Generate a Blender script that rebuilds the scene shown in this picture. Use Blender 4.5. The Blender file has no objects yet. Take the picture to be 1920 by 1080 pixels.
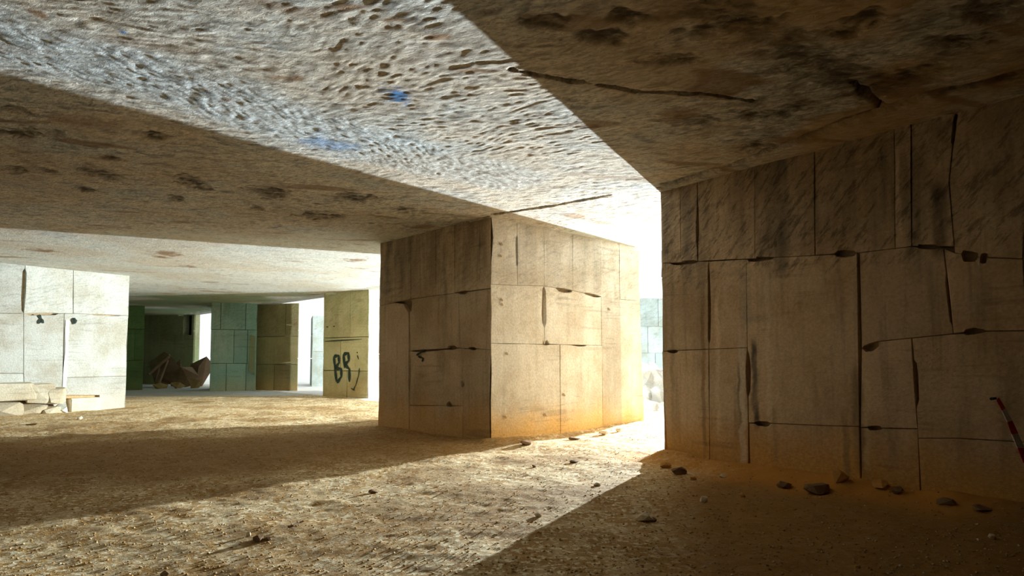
import bpy, bmesh, math, random
import numpy as np
from mathutils import Vector

random.seed(7)
RNG = np.random.default_rng(7)
S = bpy.context.scene
COL = S.collection

# ------------------------------------------------------------------ camera
FPX = 1150.0
PITCH = math.radians(3)
CAM = np.array([0.0, 0.0, 1.6])
SH = 132 - FPX * math.tan(PITCH)
cam_data = bpy.data.cameras.new('camera')
cam = bpy.data.objects.new('camera', cam_data)
COL.objects.link(cam)
cam.location = CAM
cam.rotation_euler = (math.radians(90) + PITCH, 0, 0)
cam_data.sensor_width = 36
cam_data.lens = FPX / 1920 * 36
cam_data.shift_y = SH / 1920
cam_data.clip_end = 400
S.camera = cam

# ------------------------------------------------------------------ light
world = bpy.data.worlds.new('world')
S.world = world
world.use_nodes = True
bg = world.node_tree.nodes['Background']
bg.inputs[0].default_value = (0.93, 1.0, 1.0, 1)
bg.inputs[1].default_value = 1.0

LAMP = (8.62, 21.2, 2.2)
ld = bpy.data.lights.new('flood_lamp', 'POINT')
ld.energy = 36000
ld.color = (0.88, 1.0, 1.06)
ld.shadow_soft_size = 0.06
lamp = bpy.data.objects.new('flood_lamp', ld)
lamp.location = LAMP
COL.objects.link(lamp)

S.view_settings.view_transform = 'Standard'
S.view_settings.look = 'None'
S.view_settings.gamma = 1
S.view_settings.exposure = 0.30
S.view_settings.use_curve_mapping = False
S.cycles.max_bounces = 14
S.cycles.diffuse_bounces = 10
S.cycles.sample_clamp_indirect = 6

# ------------------------------------------------------------------ maths helpers
_F = np.array([0, math.cos(PITCH), math.sin(PITCH)])
_U = np.array([0, -math.sin(PITCH), math.cos(PITCH)])
_R = np.array([1.0, 0, 0])
H = 4.3                                          # ceiling height


def ray(x, y):
    """direction through a photograph pixel"""
    return _F + _R * (x - 960) / FPX + _U * (540 + SH - y) / FPX


def at_z(x, y, z):
    d = ray(x, y)
    return CAM + d * (z - CAM[2]) / d[2]


def at_depth(x, y, dep):
    d = ray(x, y)
    return CAM + d * dep / d[1]


_TAB = RNG.random((8, 256, 256))


def vnoise(x, y, k=0):
    t = _TAB[k % 8]
    xi = np.floor(x).astype(int); yi = np.floor(y).astype(int)
    fx = x - xi; fy = y - yi
    fx = fx * fx * (3 - 2 * fx); fy = fy * fy * (3 - 2 * fy)
    x0 = xi & 255; x1 = (xi + 1) & 255; y0 = yi & 255; y1 = (yi + 1) & 255
    return (t[x0, y0] * (1 - fx) + t[x1, y0] * fx) * (1 - fy) + (t[x0, y1] * (1 - fx) + t[x1, y1] * fx) * fy


def fbm(x, y, k=0, o=4):
    s = 0; a = .5; n = 0
    for i in range(o):
        s = s + a * vnoise(x * 2 ** i + 17 * i, y * 2 ** i + 31 * i, k + i); n += a; a *= .5
    return s / n


def sstep(a, b, x):
    t = np.clip((x - a) / (b - a), 0, 1)
    return t * t * (3 - 2 * t)


def seg_dist(X, Y, pts):
    d = np.full(X.shape, 1e9)
    for (ax, ay), (bx, by) in zip(pts[:-1], pts[1:]):
        vx, vy = bx - ax, by - ay
        t = np.clip(((X - ax) * vx + (Y - ay) * vy) / (vx * vx + vy * vy), 0, 1)
        d = np.minimum(d, np.hypot(X - ax - t * vx, Y - ay - t * vy))
    return d


# ------------------------------------------------------------------ object helpers
def link(name, me, mat=None, parent=None):
    o = bpy.data.objects.new(name, me)
    COL.objects.link(o)
    if mat is not None:
        me.materials.clear(); me.materials.append(mat)
    if parent is not None:
        o.parent = parent
    return o


def mesh_obj(name, verts, faces, mat=None, parent=None):
    me = bpy.data.meshes.new(name)
    me.from_pydata([tuple(map(float, v)) for v in verts], [], faces)
    me.validate(); me.update()
    return link(name, me, mat, parent)


def bm_obj(name, bm, mat=None, parent=None):
    me = bpy.data.meshes.new(name)
    bm.to_mesh(me); bm.free()
    return link(name, me, mat, parent)


def tag(o, label=None, cat=None, group=None, kind=None):
    if label: o['label'] = label
    if cat: o['category'] = cat
    if group: o['group'] = group
    if kind: o['kind'] = kind
    return o


def empty(name, label, cat, loc=(0, 0, 0), group=None, kind=None):
    o = bpy.data.objects.new(name, None)
    COL.objects.link(o)
    o.location = loc
    o.empty_display_size = .2
    return tag(o, label, cat, group, kind)


# ------------------------------------------------------------------ material helpers
class Mat:
    def __init__(s, name, rough=.95):
        s.m = bpy.data.materials.new(name); s.m.use_nodes = True
        s.t = s.m.node_tree
        s.b = s.t.nodes['Principled BSDF']
        s.b.inputs['Roughness'].default_value = rough
        s.b.inputs['Specular IOR Level'].default_value = .15
        s.pos = s.n('ShaderNodeNewGeometry').outputs['Position']

    def n(s, typ, **kw):
        nd = s.t.nodes.new(typ)
        for k, v in kw.items():
            setattr(nd, k, v)
        return nd

    def put(s, sock, v):
        if isinstance(v, bpy.types.NodeSocket):
            s.t.links.new(v, sock)
        else:
            sock.default_value = v

    def noise(s, scale=1, stretch=(1, 1, 1), rot=(0, 0, 0), detail=4, rough=.55, dist=0, off=(0, 0, 0)):
        mp = s.n('ShaderNodeMapping'); mp.vector_type = 'POINT'
        mp.inputs['Scale'].default_value = stretch
        mp.inputs['Location'].default_value = off
        src = s.pos
        if rot != (0, 0, 0):
            m0 = s.n('ShaderNodeMapping'); m0.inputs['Rotation'].default_value = rot
            s.put(m0.inputs['Vector'], src); src = m0.outputs[0]
        s.put(mp.inputs['Vector'], src)
        no = s.n('ShaderNodeTexNoise')
        s.put(no.inputs['Vector'], mp.outputs[0])
        no.inputs['Scale'].default_value = scale
        no.inputs['Detail'].default_value = detail
        no.inputs['Roughness'].default_value = rough
        no.inputs['Distortion'].default_value = dist
        return no.outputs['Fac']

    def ramp(s, v, a, b, lo=0., hi=1.):
        r = s.n('ShaderNodeMapRange'); r.interpolation_type = 'SMOOTHSTEP'
        s.put(r.inputs[0], v)
        r.inputs[1].default_value = a; r.inputs[2].default_value = b
        r.inputs[3].default_value = lo; r.inputs[4].default_value = hi
        return r.outputs[0]

    def math(s, op, a, b=0.):
        m = s.n('ShaderNodeMath', operation=op)
        s.put(m.inputs[0], a); s.put(m.inputs[1], b)
        return m.outputs[0]

    def mix(s, f, a, b):
        m = s.n('ShaderNodeMix', data_type='RGBA')
        def c(v): return (*v, 1) if isinstance(v, tuple) and len(v) == 3 else v
        s.put(m.inputs[0], f); s.put(m.inputs[6], c(a)); s.put(m.inputs[7], c(b))
        return m.outputs[2]

    def mul(s, a, v):
        m = s.n('ShaderNodeMix', data_type='RGBA', blend_type='MULTIPLY')
        m.inputs[0].default_value = 1
        s.put(m.inputs[6], a)
        cb = s.n('ShaderNodeCombineColor')
        for i in range(3): s.put(cb.inputs[i], v)
        s.t.links.new(cb.outputs[0], m.inputs[7])
        return m.outputs[2]

    def attr(s, name):
        a = s.n('ShaderNodeAttribute', attribute_name=name)
        return a.outputs['Fac']

    def z(s):
        x = s.n('ShaderNodeSeparateXYZ'); s.put(x.inputs[0], s.pos)
        return x.outputs[2]

    def rnd(s):
        return s.n('ShaderNodeObjectInfo').outputs['Random']

    def done(s, col, h=None, dist=.02, strength=1.):
        s.put(s.b.inputs['Base Color'], col if not isinstance(col, tuple) else (*col, 1))
        if h is not None:
            bp = s.n('ShaderNodeBump')
            bp.inputs['Strength'].default_value = strength
            bp.inputs['Distance'].default_value = dist
            s.put(bp.inputs['Height'], h)
            s.t.links.new(bp.outputs[0], s.b.inputs['Normal'])
        return s.m


def flat_mat(name, c, rough=.8):
    m = Mat(name, rough)
    n = m.noise(30, detail=3)
    return m.done(m.mul((*c, 1), m.ramp(n, .2, .8, .75, 1.1)))


def rock_mat(name, base, dark, streak=.5, green_cast=0., green_cast_col=(.25, .4, .2), rust=.75, rustcol=(.72, .42, .12),
             top=.5, chisel=(0, 0, 0), rust_h=.95, runs=None, topdark=0.):
    m = Mat(name)
    z = m.z()
    c = m.mix(m.ramp(m.noise(.9, detail=6, rough=.65), .38, .66), base, (base[0] * .78, base[1] * .72, base[2] * .64))
    # dark runs of water down the cut face, strongest in the upper course
    st = m.ramp(m.noise(3.2, stretch=(1, 1, .12), detail=5, rough=.6), .46, .72)
    up = m.ramp(z, 2.2, 3.6, .35, 1.)
    blot = m.ramp(m.noise(1.3, detail=3, off=(3, 7, 1)), .35, .62)
    c = m.mix(m.math('MULTIPLY', m.math('MULTIPLY', st, up), m.math('MULTIPLY', blot, streak)), c, dark)
    wh = m.ramp(m.noise(2.1, stretch=(1, 1, .08), detail=4, off=(11, 2, 5)), .6, .74)
    c = m.mix(m.math('MULTIPLY', wh, .3), c, tuple(min(1, x * 1.2) for x in base))
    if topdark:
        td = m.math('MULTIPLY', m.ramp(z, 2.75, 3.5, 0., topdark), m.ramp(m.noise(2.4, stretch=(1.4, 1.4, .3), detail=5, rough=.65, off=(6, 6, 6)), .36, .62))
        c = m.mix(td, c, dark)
    st2 = m.ramp(m.noise(9, stretch=(1, 1, .06), detail=4, off=(2, 5, 7)), .5, .72)
    c = m.mix(m.math('MULTIPLY', st2, .35 * streak), c, dark)
    if green_cast:  # green cast of the hall's light, put into the stone colour
        c = m.mix(m.math('MULTIPLY', m.ramp(m.noise(.45, detail=4, off=(5, 1, 9)), .3, .6), green_cast), c, green_cast_col)
    # ochre earth splashed up the foot of the stone
    zz = m.math('ADD', z, m.math('MULTIPLY', m.math('SUBTRACT', m.noise(1.6, stretch=(1, 1, .5), detail=4, off=(9, 9, 9)), .5), -.9))
    c = m.mix(m.ramp(zz, .05, rust_h, rust, 0.), c, rustcol)
    if runs:
        (ox, oy), (ax, ay), lst = runs
        x = m.n('ShaderNodeSeparateXYZ'); s_ = x; m.put(x.inputs[0], m.pos)
        u = m.math('ADD', m.math('MULTIPLY', m.math('SUBTRACT', x.outputs[0], ox), ax), m.math('MULTIPLY', m.math('SUBTRACT', x.outputs[1], oy), ay))
        wob = m.math('MULTIPLY', m.math('SUBTRACT', m.noise(4, stretch=(.3, .3, 1), detail=3), .5), .10)
        u = m.math('ADD', u, wob)
        for uc, wd, z0, z1, col, al in lst:
            k = m.ramp(m.math('ABSOLUTE', m.math('SUBTRACT', u, uc)), wd * .25, wd, 1., 0.)
            k = m.math('MULTIPLY', k, m.ramp(m.math('ABSOLUTE', m.math('SUBTRACT', z, (z0 + z1) / 2)), (z1 - z0) * .35, (z1 - z0) * .55, al, 0.))
            k = m.math('MULTIPLY', k, m.ramp(m.noise(7, stretch=(1, 1, .3), detail=4, off=(8, 8, 8)), .3, .6, .5, 1.))
            c = m.mix(k, c, col)
    c = m.mul(c, m.ramp(m.rnd(), 0, 1, .86, 1.08))
    fine = m.noise(26, detail=5, rough=.65)
    c = m.mul(c, m.ramp(fine, .3, .7, .84, 1.08))
    lines = m.noise(1.5, stretch=(.5, .5, 7), detail=3, rough=.6, dist=.6, off=(4, 4, 2))
    lmask = m.ramp(m.noise(.8, detail=2, off=(7, 3, 3)), .48, .62)
    c = m.mul(c, m.ramp(m.math('MULTIPLY', m.ramp(lines, .5, .66), lmask), 0, 1, 1.0, .80))
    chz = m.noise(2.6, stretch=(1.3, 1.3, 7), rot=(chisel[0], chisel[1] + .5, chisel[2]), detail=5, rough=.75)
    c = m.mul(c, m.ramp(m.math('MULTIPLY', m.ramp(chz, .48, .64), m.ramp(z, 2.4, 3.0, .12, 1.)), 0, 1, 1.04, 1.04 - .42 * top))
    saw = m.noise(2.2, stretch=(.4, .4, 6), detail=3, dist=.8)
    ch = m.noise(2.0, stretch=(1.2, 1.2, 9), rot=chisel, detail=4, rough=.7)
    hh = m.math('ADD', m.math('MULTIPLY', fine, .35), m.math('MULTIPLY', saw, .12))
    hh = m.math('ADD', hh, m.math('MULTIPLY', m.math('MULTIPLY', ch, m.ramp(z, 2.6, 3.2, .15, 1.)), 1.1 * top))
    return m.done(c, hh, .035, 1.)


M_C_shade = rock_mat('limestone_shaded_tone', (.58, .475, .34), (.20, .17, .12), streak=1., rust=.6, topdark=.6)  # darker copy: shade of the left face put into the stone colour
M_C_lit = rock_mat('limestone_lit_tone', (.76, .73, .66), (.42, .40, .34), streak=.8, topdark=.3, rust=.8, rustcol=(.82, .50, .14), rust_h=.85)  # lighter copy of the same stone for the lit faces
RA = np.array([2.42, 9.85]); RB = np.array([5.22, 6.22])
_d = (RB - RA) / np.hypot(*(RB - RA))


def ru(x):
    """distance along the near pillar's face of the photograph column x"""
    r_ = ray(x, 600); n_ = np.array([_d[1], -_d[0]])
    return float((r_[:2] * (RA @ n_) / (r_[:2] @ n_) - RA) @ _d)


M_R = rock_mat('brown_limestone', (.60, .46, .31), (.18, .15, .11), streak=1., rust=.88, rustcol=(.60, .33, .08), chisel=(.0, .6, .7), top=1.2, topdark=.35, runs=(tuple(RA), tuple(_d), [
    (ru(1390), .075, -.5, 2.0, (.78, .74, .64), .5), (ru(1414), .07, .6, 1.9, (.07, .06, .05), .95), (ru(1318), .05, .0, 2.9, (.25, .15, .07), .7), (ru(1345), .05, .4, 2.6, (.8, .68, .5), .4), (ru(1260), .05, .2, 3.9, (.3, .23, .15), .5), (ru(1440), .05, .5, 2.9, (.75, .66, .5), .35), (ru(1384), .03, .6, 1.6, (.12, .11, .1), .7),
    (ru(1400), .12, 2.0, 2.9, (.36, .34, .29), .5), (ru(1292), .12, 2.7, 4.4, (.22, .19, .15), .6), (ru(1605), .10, .2, 1.6, (.22, .17, .09), .7),
    (ru(1620), .06, .2, 1.5, (.7, .58, .36), .4), (ru(1768), .10, 2.7, 3.6, (.06, .05, .04), .7), (ru(1668), .10, .3, 1.6, (.3, .24, .15), .5),
    (ru(1580), .06, 0, 1.0, (.2, .16, .1), .5), (ru(1450), .05, .2, 1.0, (.28, .21, .12), .5), (ru(1690), .05, 2.8, 4.2, (.78, .64, .44), .4)]))
M_L = rock_mat('white_limestone', (.50, .50, .44), (.33, .35, .3), streak=.35, rust=.35, rustcol=(.75, .58, .36), rust_h=.9)
M_BR = rock_mat('olive_limestone', (.58, .53, .31), (.3, .3, .18), streak=.6, green_cast=.35, green_cast_col=(.4, .48, .26), rust=.3)
M_TEAL = rock_mat('green_tinted_limestone', (.33, .43, .34), (.12, .2, .14), streak=.8, green_cast=.7, green_cast_col=(.2, .36, .28), rust=.2)
M_BROWN = rock_mat('damp_brown_limestone', (.30, .23, .11), (.13, .11, .05), streak=.7, green_cast=.4, green_cast_col=(.2, .22, .09), rust=.3)
M_GREEN = rock_mat('green_cast_limestone', (.22, .36, .17), (.08, .14, .07), streak=.7, green_cast=.8, green_cast_col=(.16, .32, .13), rust=.1)
M_DARK = rock_mat('dark_damp_rock', (.28, .28, .16), (.1, .1, .06), streak=.6, green_cast=.5, green_cast_col=(.2, .26, .12), rust=.1)
M_LOW_BOUNCE = rock_mat('low_bounce_rock', (.12, .09, .06), (.05, .04, .03), rust=.2)  # kept dark so that unseen walls and blockers bounce little light
M_GREY = rock_mat('weathered_grey_stone', (.34, .38, .35), (.2, .23, .21), streak=.5, rust=0.)
M_CORE = rock_mat('rock_in_joint', (.42, .32, .2), (.12, .1, .06), rust=.5)
M_BLACK = flat_mat('flat_black', (.03, .04, .03))
M_SPRAY = flat_mat('dark_green_spray_paint', (.035, .06, .045))
M_RED = flat_mat('red_plastic', (.62, .05, .04), .45)
M_WHITE = flat_mat('white_plastic', (.82, .8, .76), .45)
M_STONE = rock_mat('pale_loose_stone', (.82, .72, .52), (.5, .4, .25), streak=.3, rust=0.)
M_STONED = rock_mat('dark_loose_stone', (.22, .15, .09), (.08, .06, .04), streak=.5, rust=.2, rustcol=(.4, .22, .08))
M_STONEO = rock_mat('ochre_loose_stone', (.62, .34, .1), (.3, .17, .06), streak=.3, rust=.3, rustcol=(.6, .3, .08))
M_BOULDER = rock_mat('white_boulder', (.55, .55, .54), (.6, .6, .58), streak=.3, rust=0.)
M_FOOT = rock_mat('rough_footing_stone', (.55, .50, .38), (.3, .27, .2), streak=.6, rust=.3, rustcol=(.5, .38, .2))
M_LIME = flat_mat('lime_wash', (.88, .9, .82))
M_TWIG = flat_mat('dry_wood', (.2, .12, .06))

# ------------------------------------------------------------------ roof and floor
RC = np.array([3.1, 14.85]); NC = np.array([-.4, 11.65]); LC = np.array([-3.1, 14.3]); FC = LC + RC - NC
EDGE_N = np.array([2.65, 2.7]) / math.hypot(2.65, 2.7)          # outward normal of the open side of the quarry hall


def axis(*segs):
    out = []
    for a, b, s in segs:
        out += list(np.linspace(a, b, max(1, int(round((b - a) / s))), endpoint=False))
    out.append(segs[-1][1])
    return np.array(out)


def grid(name, X, Y, Zf, keep, mat, attrs, flip):
    gx, gy = np.meshgrid(X, Y, indexing='ij')
    z, at = Zf(gx, gy)
    nx, ny = len(X), len(Y)
    idx = np.arange(nx * ny).reshape(nx, ny)
    q = np.stack([idx[:-1, :-1], idx[1:, :-1], idx[1:, 1:], idx[:-1, 1:]], -1).reshape(-1, 4)
    if flip: q = q[:, ::-1]
    cx = (gx[:-1, :-1] + gx[1:, 1:]).ravel() / 2; cy = (gy[:-1, :-1] + gy[1:, 1:]).ravel() / 2
    q = q[keep(cx, cy)]
    used = np.zeros(nx * ny, bool); used[q.ravel()] = True
    remap = np.cumsum(used) - 1
    q = remap[q]
    co = np.stack([gx, gy, z], -1).reshape(-1, 3)[used]
    me = bpy.data.meshes.new(name)
    me.vertices.add(len(co)); me.vertices.foreach_set('co', co.astype(np.float32).ravel())
    me.loops.add(q.size); me.loops.foreach_set('vertex_index', q.astype(np.int32).ravel())
    me.polygons.add(len(q))
    me.polygons.foreach_set('loop_start', np.arange(0, q.size, 4, dtype=np.int32))
    me.polygons.foreach_set('use_smooth', np.ones(len(q), bool))
    me.update(calc_edges=True)
    for k in attrs:
        a = me.attributes.new(k, 'FLOAT', 'POINT')
        a.data.foreach_set('value', np.broadcast_to(at[k], gx.shape).reshape(-1)[used].astype(np.float32))
    return link(name, me, mat)


def ell(X, Y, px, py, rx, ry, rot=0., z=H):
    """soft elliptical blotch at the surface point seen at (px,py); returns 0..1"""
    c = at_z(px, py, z); ex = abs(at_z(px + rx, py, z)[0] - c[0]); ey = abs(at_z(px, py + ry, z)[1] - at_z(px, py - ry, z)[1]) / 2
    dx, dy = X - c[0], Y - c[1]
    cr, sr = math.cos(rot), math.sin(rot)
    u = (dx * cr + dy * sr) / ex; v = (-dx * sr + dy * cr) / ey
    w = 1.1 * (vnoise(X * 6, Y * 6, 3) - .5) + .9 * (vnoise(X * 17, Y * 17, 5) - .5)
    return 1 - sstep(.25, 1.35, np.hypot(u, v) + w * .9)


def wpts(pts, z=H):
    return [tuple(at_z(x, y, z)[:2]) for x, y in pts]


def ceil_z(X, Y):
    wx = X + .5 * (fbm(X * .5, Y * .5, 1, 2) - .5) + .10 * (fbm(X * 3, Y * 3, 3, 2) - .5); wy = Y + .5 * (fbm(X * .5 + 9, Y * .5, 2, 2) - .5) + .16 * (fbm(X * 2.5 + 5, Y * 2.5, 4, 3) - .5)
    band_line = wpts([(-300, -20), (0, 75), (250, 130), (480, 215), (700, 275), (950, 335)])
    bw = seg_dist(X, Y, band_line) + .5 * (fbm(X * 1.2, Y * 1.2, 4, 3) - .5)
    band = 1 - sstep(.35, .75, bw)
    # pick strokes: along x over most of the roof, across the freshly cut band
    def picks(th, k):
        u = wx * math.cos(th) + wy * math.sin(th); v = -wx * math.sin(th) + wy * math.cos(th)
        a = vnoise(u * 5, v * 16, k); a2 = vnoise(u * 9 + 5, v * 26, k + 1); a3 = vnoise(u * 8 + 3, v * 13 + 7, k + 4)
        return .22 * (1 - abs(2 * a - 1)) + .45 * a2 + .33 * a3, u, v
    sa, u, v = picks(.30, 0)
    sb, _, _ = picks(-.62, 2)
    sc, _, _ = picks(-.15, 5)
    m1 = sstep(-2.6, -1.0, X + .25 * (Y - 5) + 1.2 * (fbm(X * 1.1, Y * 1.1, 3, 3) - .5))
    m2 = sstep(.45, .55, fbm(X * .9 + 6, Y * .9, 6, 3))
    strokes = sa * (1 - m1) + (sb * m2 + sc * (1 - m2)) * m1
    ub = wx * .5 + wy * .87; vb = -wx * .87 + wy * .5
    b = .4 * (1 - abs(2 * vnoise(ub * 6, vb * 17, 2) - 1)) + .6 * vnoise(ub * 12, vb * 26, 3)
    s = strokes * (1 - band) + b * band
    lit = 1.0
    z = H + .018 * (s - .5) * lit * sstep(26, 8, np.hypot(X, Y)) + .035 * (fbm(X * .9, Y * .9, 6, 3) - .5) * sstep(14, 8, np.hypot(X, Y))
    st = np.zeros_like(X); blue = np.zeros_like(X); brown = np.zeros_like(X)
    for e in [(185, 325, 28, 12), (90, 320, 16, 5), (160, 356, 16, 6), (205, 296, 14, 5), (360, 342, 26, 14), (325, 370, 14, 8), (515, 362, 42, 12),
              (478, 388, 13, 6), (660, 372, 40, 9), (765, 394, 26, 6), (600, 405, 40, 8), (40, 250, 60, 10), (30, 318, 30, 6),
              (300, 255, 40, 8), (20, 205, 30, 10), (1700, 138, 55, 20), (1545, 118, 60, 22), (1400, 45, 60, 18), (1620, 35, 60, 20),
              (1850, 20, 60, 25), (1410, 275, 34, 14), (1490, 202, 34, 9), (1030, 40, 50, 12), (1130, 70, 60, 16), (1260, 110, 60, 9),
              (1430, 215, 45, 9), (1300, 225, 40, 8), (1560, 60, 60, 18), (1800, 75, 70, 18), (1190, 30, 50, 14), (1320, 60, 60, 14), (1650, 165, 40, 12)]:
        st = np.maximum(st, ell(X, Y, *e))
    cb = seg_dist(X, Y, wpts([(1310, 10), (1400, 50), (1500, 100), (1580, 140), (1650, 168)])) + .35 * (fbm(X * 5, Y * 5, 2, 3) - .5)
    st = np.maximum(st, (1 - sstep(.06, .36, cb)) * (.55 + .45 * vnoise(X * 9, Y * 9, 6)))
    st = np.maximum(st, .9 * (1 - sstep(.02, .09, seg_dist(X, Y, wpts([(1262, 345), (1300, 331), (1342, 320)])))))  # shade of the slot above the near pillar, painted on the roof
    st = np.maximum(st, .8 * (1 - sstep(.02, .12, seg_dist(X, Y, wpts([(1440, 283), (1560, 238), (1700, 190), (1935, 136)])) + .12 * (vnoise(X * 4, Y * 4, 1) - .5))))  # shade along the near pillar's top edge, painted on the roof
    for e in [(828, 68, 30, 8), (745, 35, 40, 6), (540, 146, 34, 5), (668, 12, 50, 6), (75, 28, 16, 14), (905, 132, 50, 4), (960, 135, 30, 4), (430, 190, 20, 5)]:
        brown = np.maximum(brown, ell(X, Y, *e))
    # brown iron veins along the strokes
    brown = np.maximum(brown, .75 * sstep(.74, .86, vnoise(u * 1.1 + 3, v * 5 + 8, 4)) * sstep(.45, .65, fbm(X * .5, Y * .5 + 4, 3, 2)))
    for e in [(745, 178, 30, 16), (232, 62, 8, 5)]:
        blue = np.maximum(blue, ell(X, Y, *e))
    blue = np.maximum(blue, .55 * ell(X, Y, 610, 270, 50, 14))
    cr = np.zeros_like(X)
    for pts, w in [([(958, 129), (1050, 148), (1120, 158), (1200, 172), (1330, 178), (1420, 192)], .036),
                   ([(925, 402), (1040, 385), (1142, 365)], .06), ([(1600, 160), (1668, 208)], .045),
                   ([(1240, 352), (1340, 322), (1500, 262), (1660, 208), (1760, 172), (1930, 140)], .07),
                   ([(716, 462), (820, 432), (916, 406)], .05), ([(1250, 345), (1340, 321)], .12)]:
        d = seg_dist(X, Y, wpts(pts)) + .05 * (vnoise(X * 5, Y * 5, 7) - .5) + .03 * (vnoise(X * 16, Y * 16, 2) - .5)
        cr = np.maximum(cr, 1 - sstep(w * .3, w, d))
    z = z + .13 * cr + .03 * st
    tone = fbm(u * 1.6, v * 5, 5, 4)
    right = sstep(-.5, 2.0, X - .55 * (Y - 4.5) + .8 * (fbm(X, Y, 2, 3) - .5))  # covers the near pillar's shadow on the roof; shade painted into mottle and ochre
    mottle_shade = right * sstep(.40, .68, fbm(X * .8 + 2, Y * .8, 1, 4) + .12 * sstep(1, 4, X))
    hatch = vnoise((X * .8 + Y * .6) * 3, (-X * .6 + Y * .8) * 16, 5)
    mottle_shade = np.maximum(mottle_shade, (1 - sstep(.1, .42, cb)) * sstep(.3, .7, hatch))
    ochre = sstep(.42, .66, fbm(X * .7 + 8, Y * .7 + 3, 4, 4)) * (.35 + .65 * right)
    white = sstep(12.4, 13.6, Y + .8 * (fbm(X * .6, Y * .6, 5, 3) - .5)) * .75  # whitens the far roof: extra light put into its colour
    green_cast = sstep(24, 27, Y + .5 * X * 0) * sstep(.3, .6, fbm(X * .4, Y * .4, 2, 3))  # green cast of the hall light put into the roof colour
    for e in [(315, 476, 26, 5), (356, 500, 8, 3), (665, 488, 22, 3), (80, 470, 20, 4), (300, 482, 16, 3)]:
        brown = np.maximum(brown, ell(X, Y, *e, rot=.5))
    return z, dict(white=white * (1 - green_cast), green_cast=green_cast, mottle_shade=mottle_shade, ochre=ochre, stain_shade=np.maximum(st, cr * .55), blue=blue, brown=brown, band=band, tone=tone, groove=s)


mc = Mat('rough_picked_limestone_roof')
fine = mc.noise(26, stretch=(.42, 1, 1), rot=(0, 0, .45), detail=5, rough=.75, dist=.8)
c = mc.mix(mc.ramp(mc.noise(.5, detail=3), .35, .65), (.86, .79, .67), (.79, .74, .64))
c = mc.mix(mc.ramp(mc.attr('tone'), .3, .7, 0., .6), c, (.64, .64, .60))
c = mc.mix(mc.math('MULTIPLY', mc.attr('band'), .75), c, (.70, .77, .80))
c = mc.mix(mc.math('MULTIPLY', mc.ramp(mc.noise(1.1, detail=5, off=(4, 2, 0)), .52, .68), .35), c, (.50, .60, .64))
c = mc.mul(c, mc.ramp(mc.attr('groove'), .2, .58, .55, 1.14))
c = mc.mul(c, mc.ramp(fine, .34, .62, .5, 1.14))
mid_ = mc.noise(11, stretch=(.5, 1, 1), rot=(0, 0, .5), detail=4, rough=.7, off=(6, 1, 0), dist=.5)
c = mc.mix(mc.ramp(mid_, .56, .7, 0., .55), c, (.36, .42, .44))
c = mc.mix(mc.ramp(mc.noise(6, stretch=(.4, 1, 1), rot=(0, 0, -.2), detail=5, rough=.7, off=(2, 9, 0)), .6, .72, 0., .5), c, (.40, .27, .13))
c = mc.mix(mc.math('MULTIPLY', mc.attr('white'), mc.ramp(mid_, .3, .6, .9, .5)), c, (.88, .92, .84))
c = mc.mix(mc.math('MULTIPLY', mc.attr('mottle_shade'), mc.ramp(mc.noise(4.5, detail=5, rough=.7, off=(1, 4, 0)), .42, .66, .1, .8)), c, (.13, .09, .05))
c = mc.mix(mc.math('MULTIPLY', mc.attr('green_cast'), .85), c, (.27, .36, .18))
c = mc.mix(mc.math('MULTIPLY', mc.attr('ochre'), .7), c, (.62, .40, .17))
c = mc.mix(mc.math('MULTIPLY', mc.attr('brown'), .85), c, (.30, .16, .06))
c = mc.mix(mc.math('MULTIPLY', mc.attr('blue'), .9), c, (.05, .25, .62))
c = mc.mix(mc.math('MULTIPLY', mc.attr('stain_shade'), mc.ramp(mc.noise(11, stretch=(.4, 1, 1), detail=5, rough=.7, off=(1, 7, 0)), .36, .6, .25, .95)), c, (.07, .05, .03))
M_ROOF = mc.done(c, fine, .06, .95)

ceiling = grid('ceiling', axis((-60, -16, .8), (-16, -13, .1), (-13, -6, .06), (-6, 3.5, .018), (3.5, 7.5, .05), (7.5, 14, .3)),
               axis((-9, 3.2, .4), (3.2, 8, .018), (8, 12, .03), (12, 18, .06), (18, 34, .12), (34, 60, .8)), ceil_z,
               lambda x, y: ((x - RC[0]) * EDGE_N[0] + (y - RC[1]) * EDGE_N[1] < 0.0) & (x > -45) & (y < 46),
               M_ROOF, ['white', 'green_cast', 'mottle_shade', 'ochre', 'stain_shade', 'blue', 'brown', 'band', 'tone', 'groove'], True)
tag(ceiling, 'rough pick-marked limestone roof with a bright band between two shadows', kind='structure')


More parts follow.
